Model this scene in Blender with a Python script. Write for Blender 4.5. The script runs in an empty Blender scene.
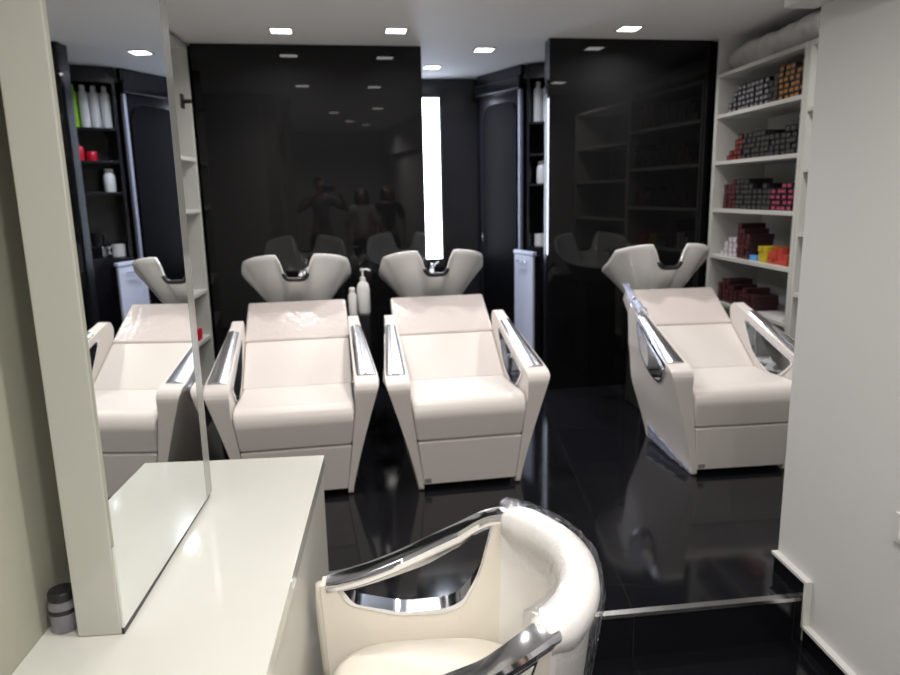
import bpy, bmesh, math, random
from mathutils import Vector, Matrix
random.seed(4)
PI = math.pi
S = bpy.context.scene
COL = S.collection

# ------------------------------------------------------------ camera, world, exposure
CAMH = 1.45
cam = bpy.data.cameras.new('camera')
cam.sensor_width = 36.0
cam.lens = 28.0
cam.clip_start = 0.02
camo = bpy.data.objects.new('camera', cam)
COL.objects.link(camo)
yaw, pitch, roll = math.radians(4.3253), math.radians(11.5), math.radians(1.2)
fw = Vector((math.sin(yaw) * math.cos(pitch), math.cos(yaw) * math.cos(pitch), -math.sin(pitch)))
rt = fw.cross(Vector((0, 0, 1))).normalized()
up = rt.cross(fw)
r2 = rt * math.cos(roll) - up * math.sin(roll)
u2 = up * math.cos(roll) + rt * math.sin(roll)
M4 = Matrix((r2, u2, -fw)).transposed().to_4x4()
M4.translation = (0, 0, CAMH)
camo.matrix_world = M4
cam.dof.use_dof = True
cam.dof.focus_distance = 1.8
cam.dof.aperture_fstop = 3.2
S.camera = camo

W = bpy.data.worlds.new('world')
S.world = W
W.use_nodes = True
W.node_tree.nodes['Background'].inputs[0].default_value = (0.75, 0.8, 0.9, 1)
W.node_tree.nodes['Background'].inputs[1].default_value = 0.02
S.view_settings.view_transform = 'Standard'
S.view_settings.look = 'None'
S.view_settings.gamma = 1
S.view_settings.exposure = 0.0
LIGHT_W = 11.5          # one ceiling downlight
DOWN_COL = (1.0, 0.955, 0.91)
CEIL = 2.49
LOW = -0.17

# ------------------------------------------------------------ materials
def mat(name, col, rough=0.5, metal=0.0, emit=None, estr=0.0, coat=0.0, spec=0.5, noise=0.0, nscale=8.0, bump=0.0, bscale=20.0, trans=0.0, alpha=1.0, ior=1.45):
    m = bpy.data.materials.new(name)
    m.use_nodes = True
    nt = m.node_tree
    b = nt.nodes['Principled BSDF']
    b.inputs['Base Color'].default_value = (*col, 1)
    b.inputs['Roughness'].default_value = rough
    b.inputs['Metallic'].default_value = metal
    b.inputs['Coat Weight'].default_value = coat
    b.inputs['Coat Roughness'].default_value = 0.05
    b.inputs['Specular IOR Level'].default_value = spec
    b.inputs['Transmission Weight'].default_value = trans
    b.inputs['IOR'].default_value = ior
    b.inputs['Alpha'].default_value = alpha
    if emit:
        b.inputs['Emission Color'].default_value = (*emit, 1)
        b.inputs['Emission Strength'].default_value = estr
    if noise or bump:
        tc = nt.nodes.new('ShaderNodeTexCoord')
        n = nt.nodes.new('ShaderNodeTexNoise')
        n.inputs['Scale'].default_value = nscale
        n.inputs['Detail'].default_value = 4
        nt.links.new(tc.outputs['Object'], n.inputs['Vector'])
        if noise:
            mx = nt.nodes.new('ShaderNodeMixRGB')
            mx.inputs[1].default_value = (*[c * (1 - noise) for c in col], 1)
            mx.inputs[2].default_value = (*[min(1, c * (1 + noise)) for c in col], 1)
            nt.links.new(n.outputs['Fac'], mx.inputs[0])
            nt.links.new(mx.outputs[0], b.inputs['Base Color'])
        if bump:
            n2 = nt.nodes.new('ShaderNodeTexNoise')
            n2.inputs['Scale'].default_value = bscale
            nt.links.new(tc.outputs['Object'], n2.inputs['Vector'])
            bp = nt.nodes.new('ShaderNodeBump')
            bp.inputs['Strength'].default_value = bump
            bp.inputs['Distance'].default_value = 0.01
            nt.links.new(n2.outputs['Fac'], bp.inputs['Height'])
            nt.links.new(bp.outputs[0], b.inputs['Normal'])
    return m

def tile_mat():
    m = mat('black_gloss_tile', (0.006, 0.006, 0.008), rough=0.07, spec=0.5)
    nt = m.node_tree
    b = nt.nodes['Principled BSDF']
    tc = nt.nodes.new('ShaderNodeTexCoord')
    br = nt.nodes.new('ShaderNodeTexBrick')
    br.offset = 0.0
    br.inputs['Color1'].default_value = (0.006, 0.006, 0.008, 1)
    br.inputs['Color2'].default_value = (0.008, 0.008, 0.010, 1)
    br.inputs['Mortar'].default_value = (0.018, 0.018, 0.02, 1)
    br.inputs['Scale'].default_value = 1.0
    br.inputs['Mortar Size'].default_value = 0.002
    br.inputs['Brick Width'].default_value = 0.6
    br.inputs['Row Height'].default_value = 0.6
    mp = nt.nodes.new('ShaderNodeMapping')
    mp.inputs['Rotation'].default_value = (0, 0, math.radians(5))
    nt.links.new(tc.outputs['Object'], mp.inputs['Vector'])
    nt.links.new(mp.outputs[0], br.inputs['Vector'])
    nt.links.new(br.outputs['Color'], b.inputs['Base Color'])
    nz = nt.nodes.new('ShaderNodeTexNoise')
    nz.inputs['Scale'].default_value = 3
    nt.links.new(tc.outputs['Object'], nz.inputs['Vector'])
    mr = nt.nodes.new('ShaderNodeMapRange')
    mr.inputs['To Min'].default_value = 0.04
    mr.inputs['To Max'].default_value = 0.13
    nt.links.new(nz.outputs['Fac'], mr.inputs['Value'])
    nt.links.new(mr.outputs[0], b.inputs['Roughness'])
    return m

def film_mat():
    m = bpy.data.materials.new('clear_plastic_film')
    m.use_nodes = True
    nt = m.node_tree
    for n in list(nt.nodes):
        nt.nodes.remove(n)
    out = nt.nodes.new('ShaderNodeOutputMaterial')
    mix = nt.nodes.new('ShaderNodeMixShader')
    tr = nt.nodes.new('ShaderNodeBsdfTransparent')
    gl = nt.nodes.new('ShaderNodeBsdfGlossy')
    gl.inputs['Roughness'].default_value = 0.12
    gl.inputs['Color'].default_value = (0.92, 0.94, 1, 1)
    lw = nt.nodes.new('ShaderNodeLayerWeight')
    lw.inputs['Blend'].default_value = 0.25
    ad = nt.nodes.new('ShaderNodeMath')
    ad.operation = 'MULTIPLY_ADD'
    ad.inputs[1].default_value = 0.4
    ad.inputs[2].default_value = 0.05
    tc = nt.nodes.new('ShaderNodeTexCoord')
    nz = nt.nodes.new('ShaderNodeTexNoise')
    nz.inputs['Scale'].default_value = 22
    nz.inputs['Distortion'].default_value = 1.5
    bp = nt.nodes.new('ShaderNodeBump')
    bp.inputs['Strength'].default_value = 0.8
    bp.inputs['Distance'].default_value = 0.01
    L = nt.links.new
    L(tc.outputs['Object'], nz.inputs['Vector'])
    L(nz.outputs['Fac'], bp.inputs['Height'])
    L(bp.outputs[0], gl.inputs['Normal'])
    L(lw.outputs['Facing'], ad.inputs[0])
    L(ad.outputs[0], mix.inputs[0])
    L(tr.outputs[0], mix.inputs[1])
    L(gl.outputs[0], mix.inputs[2])
    L(mix.outputs[0], out.inputs['Surface'])
    return m

M = dict(
    wall=mat('white_paint', (0.62, 0.615, 0.61), 0.6, noise=0.02, nscale=3),
    wall_left=mat('cream_green_paint', (0.42, 0.42, 0.34), 0.6, noise=0.02, nscale=3),
    ceil=mat('ceiling_paint', (0.76, 0.755, 0.75), 0.7),
    tile=tile_mat(),
    tile_plain=mat('black_tile_edge', (0.006, 0.006, 0.008), 0.08),
    glass_black=mat('black_glass', (0.006, 0.006, 0.0065), 0.02, spec=0.36),
    trim=mat('white_trim', (0.62, 0.61, 0.59), 0.35),
    steel=mat('brushed_steel', (0.62, 0.62, 0.62), 0.22, 1.0),
    chrome=mat('chrome', (0.80, 0.82, 0.87), 0.10, 1.0),
    chrome_soft=mat('worn_chrome', (0.80, 0.82, 0.88), 0.24, 1.0),
    leather=mat('white_leather', (0.70, 0.655, 0.625), 0.36, bump=0.05, bscale=180),
    leather_head=mat('white_leather_film', (0.66, 0.60, 0.58), 0.2, coat=0.5, bump=0.25, bscale=26),
    leather_cream=mat('cream_leather', (0.80, 0.75, 0.66), 0.34, bump=0.04, bscale=200),
    leather_wrapped=mat('wrapped_leather', (0.86, 0.84, 0.82), 0.4, coat=0.3, bump=0.3, bscale=14),
    ceramic=mat('white_ceramic', (0.80, 0.80, 0.79), 0.12, coat=0.5),
    rubber=mat('black_rubber', (0.01, 0.01, 0.01), 0.35),
    darkpl=mat('dark_plastic', (0.02, 0.02, 0.022), 0.4),
    black_lacquer=mat('black_lacquer', (0.010, 0.010, 0.014), 0.22),
    black_satin=mat('black_satin', (0.004, 0.004, 0.005), 0.4, spec=0.05),
    edge_grey=mat('mirror_edge_grey', (0.36, 0.36, 0.34), 0.2, coat=0.5),
    lilac_reflection=mat('painted_strip_reflection', (0.45, 0.45, 0.55), 0.35, 0.6),  # light strip's reflection on a glossy black post, painted into the colour
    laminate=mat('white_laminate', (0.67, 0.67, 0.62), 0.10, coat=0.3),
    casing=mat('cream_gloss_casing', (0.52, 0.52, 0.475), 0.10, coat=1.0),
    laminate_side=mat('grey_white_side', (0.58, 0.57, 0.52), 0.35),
    mirror=mat('mirror_silver', (0.88, 0.90, 0.90), 0.0, 1.0),
    shelfw=mat('white_melamine', (0.52, 0.52, 0.50), 0.45),
    cabinet=mat('pale_blue_lacquer', (0.62, 0.66, 0.82), 0.25),
    lamp=mat('lamp_diffuser', (1, 1, 1), 0.5, emit=(1, 0.97, 0.93), estr=9.0),
    strip=mat('light_strip', (1, 1, 1), 0.5, emit=(0.76, 0.83, 1.0), estr=11.0),
    film=film_mat(),
    foil=mat('silver_wrap', (0.74, 0.74, 0.72), 0.25, 0.25, bump=1.0, bscale=16, noise=0.25, nscale=12),
    whitepl=mat('white_plastic', (0.78, 0.78, 0.78), 0.3),
    green=mat('green_plastic', (0.30, 0.62, 0.03), 0.35),
    red=mat('red_plastic', (0.55, 0.01, 0.03), 0.35),
    clear=mat('smoky_jar', (0.42, 0.41, 0.48), 0.1, trans=0.5),
    tag=mat('grey_tag', (0.22, 0.21, 0.21), 0.4),
    skin=mat('skin', (0.50, 0.30, 0.22), 0.5),
    shirt=mat('grey_shirt', (0.24, 0.24, 0.25), 0.8),
    white_shirt=mat('white_top', (0.65, 0.63, 0.62), 0.8),
    dark_cloth=mat('dark_cloth', (0.02, 0.02, 0.03), 0.8),
    hair=mat('dark_hair', (0.015, 0.01, 0.008), 0.5),
    magazine=mat('magazine_paper', (0.60, 0.60, 0.62), 0.3),
)

# ------------------------------------------------------------ helpers
def link(name, me, m, parent=None, smooth=False, bevel=0.0, seg=3):
    o = bpy.data.objects.new(name, me)
    COL.objects.link(o)
    for mm in (m if isinstance(m, (list, tuple)) else [m]):
        me.materials.append(mm)
    if parent:
        o.parent = parent
    if bevel:
        b = o.modifiers.new('bevel', 'BEVEL')
        b.width = bevel
        b.segments = seg
        b.limit_method = 'ANGLE'
        b.angle_limit = math.radians(28)
        smooth = True
        for p in me.polygons:
            p.use_smooth = True
        w = o.modifiers.new('wn', 'WEIGHTED_NORMAL')
        w.keep_sharp = True
    elif smooth:
        for p in me.polygons:
            p.use_smooth = True
    return o

def from_pd(v, f):
    me = bpy.data.meshes.new('m')
    me.from_pydata([tuple(x) for x in v], [], f)
    bm = bmesh.new()
    bm.from_mesh(me)
    bmesh.ops.recalc_face_normals(bm, faces=bm.faces)
    bm.to_mesh(me)
    bm.free()
    return me

def boxes_mesh(bs):
    v, f = [], []
    for (x0, x1, y0, y1, z0, z1) in bs:
        n = len(v)
        v += [(x0, y0, z0), (x1, y0, z0), (x1, y1, z0), (x0, y1, z0), (x0, y0, z1), (x1, y0, z1), (x1, y1, z1), (x0, y1, z1)]
        f += [(n, n+3, n+2, n+1), (n+4, n+5, n+6, n+7), (n, n+1, n+5, n+4), (n+1, n+2, n+6, n+5), (n+2, n+3, n+7, n+6), (n+3, n, n+4, n+7)]
    return from_pd(v, f)

def box(name, x0, x1, y0, y1, z0, z1, m, parent=None, bevel=0.0):
    return link(name, boxes_mesh([(x0, x1, y0, y1, z0, z1)]), m, parent, bevel=bevel)

def prism(name, pts, z0, z1, m, parent=None, bevel=0.0):
    """plan polygon extruded in z"""
    n = len(pts)
    v = [(x, y, z0) for x, y in pts] + [(x, y, z1) for x, y in pts]
    f = [tuple(range(n))[::-1], tuple(range(n, 2*n))] + [(i, (i+1) % n, n+(i+1) % n, n+i) for i in range(n)]
    return link(name, from_pd(v, f), m, parent, bevel=bevel)

def strip_box(name, p, q, t, z0, z1, m, parent=None, bevel=0.0):
    """wall-like box from p to q in plan, thickness t to the left of p->q"""
    d = Vector((q[0]-p[0], q[1]-p[1])).normalized()
    n = Vector((-d.y, d.x)) * t
    return prism(name, [p, q, (q[0]+n.x, q[1]+n.y), (p[0]+n.x, p[1]+n.y)], z0, z1, m, parent, bevel)

def lathe(name, prof, m, parent=None, seg=28, loc=(0, 0, 0)):
    v, f = [], []
    for r, z in prof:
        for k in range(seg):
            a = 2*PI*k/seg
            v.append((loc[0]+r*math.cos(a), loc[1]+r*math.sin(a), loc[2]+z))
    for i in range(len(prof)-1):
        for k in range(seg):
            f.append((i*seg+k, i*seg+(k+1) % seg, (i+1)*seg+(k+1) % seg, (i+1)*seg+k))
    f.append(tuple(range(seg))[::-1])
    n = (len(prof)-1)*seg
    f.append(tuple(range(n, n+seg)))
    o = link(name, from_pd(v, f), m, parent, smooth=True)
    o.data.set_sharp_from_angle(angle=math.radians(40))
    return o

def tube_mesh(pts, rad, seg=10, closed=False):
    pts = [Vector(p) for p in pts]
    n = len(pts)
    rr = rad if isinstance(rad, (list, tuple)) else [rad]*n
    v, f = [], []
    prev = None
    for i, p in enumerate(pts):
        if closed:
            t = (pts[(i+1) % n]-pts[i-1]).normalized()
        else:
            t = (pts[min(i+1, n-1)]-pts[max(i-1, 0)]).normalized()
        if prev is None:
            a = Vector((0, 0, 1)) if abs(t.z) < 0.9 else Vector((1, 0, 0))
            s = t.cross(a).normalized()
        else:
            s = (prev - t*prev.dot(t)).normalized()
        prev = s
        w = t.cross(s)
        for k in range(seg):
            a = 2*PI*k/seg
            v.append(p + (s*math.cos(a)+w*math.sin(a))*rr[i])
    for i in range(n if closed else n-1):
        j = (i+1) % n
        for k in range(seg):
            f.append((i*seg+k, i*seg+(k+1) % seg, j*seg+(k+1) % seg, j*seg+k))
    if not closed:
        f.append(tuple(range(seg)))
        f.append(tuple(range((n-1)*seg, n*seg)))
    return from_pd(v, f)

def tube(name, pts, rad, m, parent=None, seg=10, closed=False):
    return link(name, tube_mesh(pts, rad, seg, closed), m, parent, smooth=True)

def empty(name, loc=(0, 0, 0), rz=0):
    o = bpy.data.objects.new(name, None)
    COL.objects.link(o)
    o.location = loc
    o.rotation_euler = (0, 0, rz)
    o.empty_display_size = 0.1
    return o

def tag(o, label, cat, group=None, kind=None):
    o['label'] = label
    o['category'] = cat
    if group:
        o['group'] = group
    if kind:
        o['kind'] = kind
    return o

def struct(o):
    o['kind'] = 'structure'
    return o

def roundpoly(pts, rads, seg=6):
    """polygon in a plane with rounded corners"""
    out = []
    n = len(pts)
    for i in range(n):
        p, a, b = Vector(pts[i]), Vector(pts[i-1]), Vector(pts[(i+1) % n])
        r = rads[i] if isinstance(rads, (list, tuple)) else rads
        if r <= 0:
            out.append(tuple(p))
            continue
        d1 = (a-p); d2 = (b-p)
        l = min(r, d1.length*0.48, d2.length*0.48)
        A = p+d1.normalized()*l
        B = p+d2.normalized()*l
        for k in range(seg+1):
            t = k/seg
            out.append(tuple(A*(1-t)**2 + p*2*t*(1-t) + B*t*t))
    return out

def resample(poly, n, start_dir=None):
    """closed polygon to n points, by ray angle from centroid c"""
    L = [Vector(p) for p in poly]
    tot = [0]
    for i in range(len(L)):
        tot.append(tot[-1]+(L[(i+1) % len(L)]-L[i]).length)
    out = []
    j = 0
    for k in range(n):
        s = tot[-1]*k/n
        while tot[j+1] < s:
            j += 1
        t = (s-tot[j])/max(1e-9, tot[j+1]-tot[j])
        out.append(L[j].lerp(L[(j+1) % len(L)], t))
    return out

def ray_hit(poly, c, a):
    d = Vector((math.cos(a), math.sin(a)))
    best = None
    n = len(poly)
    for i in range(n):
        p = Vector(poly[i]); q = Vector(poly[(i+1) % n])
        e = q-p
        den = d.x*e.y-d.y*e.x
        if abs(den) < 1e-12:
            continue
        w = p-c
        t = (w.x*e.y-w.y*e.x)/den
        s = (w.x*d.y-w.y*d.x)/den
        if t > 0 and -1e-9 <= s <= 1+1e-9 and (best is None or t > best):
            best = t
    return c+d*best

def holed_panel(outer, hole, mapf):
    """solid panel with a hole; outer, hole are 2D polygons; mapf(a, b, side) gives a 3D point. side 0 inner, 1 outer"""
    c = Vector((sum(p[0] for p in hole)/len(hole), sum(p[1] for p in hole)/len(hole)))
    angs = [2*PI*k/120 for k in range(120)]
    for p in outer:
        angs.append(math.atan2(p[1]-c.y, p[0]-c.x) % (2*PI))
    angs = sorted(set(round(a, 5) for a in angs))
    R = 4
    v, f = [], []
    n = len(angs)
    def idx(side, r, k):
        return (side*(R+1)+r)*n+(k % n)
    for side in (0, 1):
        O = [ray_hit(outer, c, a) for a in angs]
        Hh = [ray_hit(hole, c, a) for a in angs]
        for r in range(R+1):
            for k in range(n):
                p = O[k].lerp(Hh[k], r/R)
                v.append(mapf(p.x, p.y, side))
    for side in (0, 1):
        for r in range(R):
            for k in range(n):
                f.append((idx(side, r, k), idx(side, r, k+1), idx(side, r+1, k+1), idx(side, r+1, k)))
    for k in range(n):
        f.append((idx(0, 0, k), idx(0, 0, k+1), idx(1, 0, k+1), idx(1, 0, k)))
        f.append((idx(0, R, k), idx(0, R, k+1), idx(1, R, k+1), idx(1, R, k)))
    return from_pd(v, f)

def ring_band(loop, c, inset, mapf, grow=0.004):
    """band that lines a hole: loop in 2D, cross-section reaches inset towards c"""
    v, f = [], []
    n = len(loop)
    for p in loop:
        p = Vector(p)
        d = (c-p)
        d = d.normalized()*inset
        q = p+d
        for (w, s) in ((p, -grow), (q, -grow), (q, 1+grow), (p, 1+grow)):
            v.append(mapf(w.x, w.y, s))
    for i in range(n):
        j = (i+1) % n
        for k in range(4):
            f.append((i*4+k, i*4+(k+1) % 4, j*4+(k+1) % 4, j*4+k))
    return from_pd(v, f)

def ext_x(name, prof, hw, m, parent, bevel=0.01, seg=3):
    """profile in (y,z) extruded across x, half width hw(y,z)"""
    n = len(prof)
    v = [(-hw(y, z), y, z) for y, z in prof]+[(hw(y, z), y, z) for y, z in prof]
    f = [tuple(range(n)), tuple(range(n, 2*n))[::-1]]+[(i, (i+1) % n, n+(i+1) % n, n+i) for i in range(n)]
    return link(name, from_pd(v, f), m, parent, bevel=bevel, seg=seg)

def copy_tree(o, parent=None):
    c = o.copy()
    COL.objects.link(c)
    c.parent = parent
    for ch in list(o.children):
        copy_tree(ch, c)
    return c

# ------------------------------------------------------------ the setting
def step_y(x):
    return 2.150 + (x-0.64)*0.045
box_floor = struct(box('floor', -2.6, 2.9, -3.4, 2.6, LOW-0.1, LOW, M['tile']))
plat = struct(prism('floor_raised', [(-0.2, step_y(-0.2)), (1.43, step_y(1.43)), (2.9, step_y(1.43)), (2.9, 7.1), (-1.9, 7.1), (-1.9, 2.3), (-0.2, 2.3)], LOW+0.001, 0.0, M['tile']))
nos = strip_box('trim_1', (-0.2, step_y(-0.2)-0.006), (1.415, step_y(1.415)-0.006), 0.028, -0.010, 0.004, M['steel'])
struct(nos)
struct(box('ceiling', -2.6, 2.9, -3.4, 7.1, CEIL, CEIL+0.1, M['ceil']))
# left wall beside the desk, then the recess behind it
struct(box('wall_left', -0.87, -0.735, -0.2, 2.4, LOW, CEIL, M['wall_left']))
struct(box('wall_left_entrance', -2.6, -2.5, -3.3, -0.2, LOW, CEIL, M['wall']))
struct(box('wall_left_return', -2.6, -0.87, -0.3, -0.2, LOW, CEIL, M['wall']))
struct(box('wall_left_alcove', -1.9, -1.75, 2.4, 7.1, 0, CEIL, M['wall']))
struct(box('wall_left_nib', -1.9, -0.87, 2.3, 2.4, 0, CEIL, M['wall']))
struct(box('wall_front', -2.6, 2.9, -3.4, -3.3, LOW, CEIL, M['wall']))
# right partition
struct(box('wall_right', 1.43, 1.56, -3.3, 2.373, LOW, CEIL, M['wall']))
struct(box('wall_right_alcove', 2.72, 2.86, 2.3, 7.1, 0, CEIL, M['wall']))
struct(box('wall_right_return', 1.56, 2.86, 2.25, 2.33, 0, CEIL, M['wall']))
struct(box('wall_right_bulkhead', 1.318, 1.4299, -3.3, 2.40, 2.035, CEIL, M['wall']))
# baseboard: black tile with a pale trim on top, stepping down
by = step_y(1.43)-0.03
bb = struct(link('baseboard_right', boxes_mesh([(1.416, 1.4299, by, 2.373, 0.0, 0.072), (1.416, 1.4299, -3.3, by, LOW, -0.098)]), M['tile_plain']))
struct(link('trim_2', boxes_mesh([(1.405, 1.4299, by-0.012, 2.376, 0.072, 0.083), (1.405, 1.4299, by-0.012, by, -0.09, 0.072), (1.405, 1.4299, -3.3, by, -0.098, -0.087)]), M['trim']))
# wall pieces behind the black glass
def rotp(cx, cy, dx, ang=math.radians(5.0)):
    return (cx+dx*math.cos(ang), cy+dx*math.sin(ang))
PA = math.radians(5.0)
p1a, p1b = (-1.331, 5.160), (0.235, 5.160+1.566*math.tan(PA))
p2a, p2b = (1.105, 5.02), (2.31, 5.02+1.205*math.tan(PA))
struct(strip_box('wall_back', (-1.75, 5.20), (0.225, 5.20+1.975*math.tan(PA)), 0.10, 0, CEIL, M['black_lacquer']))
struct(strip_box('wall_back_right', (1.115, 5.075), (2.72, 5.075+1.605*math.tan(PA)), 0.10, 0, CEIL, M['black_lacquer']))
struct(strip_box('wall_back_niche', (2.318, 5.045), (2.72, 5.045), 0.02, 0, CEIL, M['wall']))
g = strip_box('black_glass_panel', p1a, p1b, 0.03, 0.004, CEIL-0.002, M['glass_black'], bevel=0.002)
for v_ in g.data.vertices:          # the big sheet leans a hair forward at its top
    if v_.co.z > 1:
        v_.co.y -= 0.024
tag(g, 'wide glossy black wall panel behind the two side-by-side shampoo chairs', 'wall panel')
g = strip_box('black_glass_panel', p2a, p2b, 0.045, 0.004, CEIL-0.002, M['glass_black'], bevel=0.002)
tag(g, 'narrower glossy black wall panel behind the single shampoo chair at right', 'wall panel')
# back room seen through the gap
struct(box('wall_back_room', -1.75, 2.72, 6.72, 6.85, 0, CEIL, M['black_lacquer']))
struct(box('wall_back_room_left', -0.75, -0.65, 5.40, 6.72, 0, CEIL, M['wall']))

# ------------------------------------------------------------ ceiling downlights
def make_light(x, y, label, first=None):
    if first is None:
        r = empty('ceiling_light', (x, y, CEIL), 0.08)
        s = 0.062
        fr = link('frame', boxes_mesh([(-s-.012, s+.012, -s-.012, -s, -.008, -.0005), (-s-.012, s+.012, s, s+.012, -.008, -.0005), (-s-.012, -s, -s, s, -.008, -.0005), (s, s+.012, -s, s, -.008, -.0005)]), M['trim'], r)
        df = box('diffuser', -s, s, -s, s, -0.005, -0.0005, M['lamp'], r)
        ld = bpy.data.lights.new('downlight', 'AREA')
        ld.shape = 'SQUARE'
        ld.size = 0.11
        ld.energy = LIGHT_W
        ld.color = DOWN_COL
        ld.spread = math.radians(150)
        lo = bpy.data.objects.new('bulb', ld)
        COL.objects.link(lo)
        lo.parent = r
        lo.location = (0, 0, -0.012)
    else:
        r = copy_tree(first)
        r.location = (x, y, CEIL)
    tag(r, label, 'ceiling light', 'square recessed ceiling lights')
    return r
L0 = make_light(-0.665, 4.773, 'square recessed ceiling light at left before the wide black panel')
for x, y, lb in [
    (0.057, 4.784, 'square recessed ceiling light before the right end of the wide black panel'),
    (0.701, 5.40, 'square ceiling light over the gap between the two black panels'),
    (0.359, 6.10, 'farthest square ceiling light, in the back room near the light strip'),
    (1.568, 4.75, 'square recessed ceiling light in front of the narrower black panel'),
    (-0.48, 3.1, 'square ceiling light out of frame above the gap before the left shampoo chair'),
    (0.23, 3.1, 'square ceiling light out of frame above the floor before the middle shampoo chair'),
    (0.08, 0.45, 'square ceiling light out of frame just ahead of the person taking the photo'),
    (0.58, 1.05, 'square ceiling light out of frame above the styling chair'),
    (1.95, 3.2, 'square ceiling light out of frame above the single shampoo chair'),
    (0.45, -0.9, 'square ceiling light just behind the person taking the photo'),
    (0.8, -1.6, 'square ceiling light near the entrance on the right'),
    (-1.2, -2.2, 'square ceiling light near the dark entrance door'),
]:
    lt = make_light(x, y, lb, L0)
    bulb = [c for c in lt.children if c.type == 'LIGHT'][0]
    if y < 2:
        bulb.data = bulb.data.copy()
        bulb.data.energy = LIGHT_W*((1.4 if x > 0.3 else 1.1) if y > 0 else 1.8)
    elif y > 5:
        bulb.data = bulb.data.copy()
        bulb.data.color = (0.80, 0.87, 1.0)

# ------------------------------------------------------------ left mirror pillar and desk
XM = -0.567
DZ = 0.60
mp = empty('wall_mirror', (0, 0, 0))
tag(mp, 'tall floor-to-ceiling style mirror on a thick cream casing standing on the white desk', 'mirror')
box('casing', -0.658, XM-0.006, 1.306, 1.98, DZ+0.0006, CEIL-0.001, M['casing'], mp, bevel=0.003)
MT = 0.0105
prism('mirror_glass', [(XM-0.0056, 1.308), (XM-0.0005, 1.308), (XM-0.0005+MT*0.61, 1.918), (XM-0.0056, 1.918)], DZ+0.014, CEIL-0.002, M['mirror'], mp)
box('end_trim', XM-0.0056, XM+0.0062, 1.919, 1.978, DZ+0.014, CEIL-0.002, M['edge_grey'], mp)
box('shadow_gap', XM-0.0058, XM-0.001, 1.307, 1.977, DZ+0.0006, DZ+0.0135, M['darkpl'], mp)

dk = empty('styling_desk', (0, 0, LOW))
tag(dk, 'long white gloss styling desk running below the tall mirror at left', 'desk')
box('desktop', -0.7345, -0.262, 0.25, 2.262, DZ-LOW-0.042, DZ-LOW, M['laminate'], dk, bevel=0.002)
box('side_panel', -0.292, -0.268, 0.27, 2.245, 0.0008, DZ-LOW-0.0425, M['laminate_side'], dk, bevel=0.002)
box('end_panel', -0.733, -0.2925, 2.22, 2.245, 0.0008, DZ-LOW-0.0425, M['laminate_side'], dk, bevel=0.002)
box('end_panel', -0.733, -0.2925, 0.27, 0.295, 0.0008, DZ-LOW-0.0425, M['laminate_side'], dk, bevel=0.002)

jr = empty('product_jar', (-0.6975, 1.345, DZ))
jr.scale = (0.88, 0.88, 0.88)
tag(jr, 'small smoky plastic jar with a dark cap between the left wall and mirror casing', 'jar')
lathe('jar_body', [(0.0, 0.0006), (0.028, 0.0006), (0.031, 0.005), (0.031, 0.068), (0.027, 0.076)], M['clear'], jr)
lathe('label_band', [(0.0315, 0.046), (0.0318, 0.047), (0.0318, 0.056), (0.0315, 0.057)], M['darkpl'], jr)
lathe('cap', [(0.027, 0.0765), (0.029, 0.078), (0.029, 0.094), (0.026, 0.098)], M['darkpl'], jr)

# ------------------------------------------------------------ shampoo chairs
BW, BD = 0.338, 0.26
def bowl_rim(phi):      # phi=-pi/2 is the front (towards the sitter)
    c, s = math.cos(phi), math.sin(phi)
    x = BW*math.copysign(abs(c)**0.8, c)
    y = BD*math.copysign(abs(s)**0.75, s)
    z = -0.055*abs(x/BW)**4
    if s > -0.35:
        z -= 0.25*((s+0.35)/1.35)**0.8
    if s < 0:
        z -= 0.15*math.exp(-(x/0.088)**6)
    return x, y, z
def bowl_mesh():
    N = 96
    v, f = [], []
    rows = []
    def add(fn):
        rows.append(len(v))
        for k in range(N):
            v.append(fn(2*PI*k/N))
    def outer(t):
        def g(phi):
            x, y, z = bowl_rim(phi)
            c, s = math.cos(phi), math.sin(phi)
            bx, by_, bz = 0.175*math.copysign(abs(c)**0.8, c), 0.12*math.copysign(abs(s)**0.8, s)+0.03, -0.36
            sh = t**1.08
            return (bx+(x-bx)*sh, by_+(y-by_)*sh, bz+(z-bz)*t)
        return g
    for i in range(0, 13):
        add(outer(i/12))
    add(lambda phi: (bowl_rim(phi)[0]*0.985, bowl_rim(phi)[1]*0.98, bowl_rim(phi)[2]+0.008))
    def inner(t):
        def g(phi):
            x, y, z = bowl_rim(phi)
            bx, by_, bz = 0.12*math.cos(phi), 0.08*math.sin(phi)+0.04, -0.33
            sh = t**0.8
            return (bx+(x*0.955-bx)*sh, by_+(y*0.93-by_)*sh, bz+(z-bz)*t**1.3+0.002)
        return g
    for i in range(12, -1, -1):
        add(inner(i/12))
    for a, b in zip(rows[:-1], rows[1:]):
        for k in range(N):
            f.append((a+k, a+(k+1) % N, b+(k+1) % N, b+k))
    f.append(tuple(range(rows[0], rows[0]+N)))
    f.append(tuple(range(rows[-1], rows[-1]+N)))
    return from_pd(v, f)

def arm_out(y, z):
    t = max(0, min(1, (z-0.02)/0.54))
    o = 0.262+0.146*t**1.15
    q = max(0, min(1, (z-0.30)/0.30))
    o -= 0.058*q*q*(3-2*q)*max(0, min(1, (y-0.1)/0.6))
    return o
def arm_in(y, z):
    return 0.236+0.056*max(0, min(1, (z-0.02)/0.44))

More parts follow.
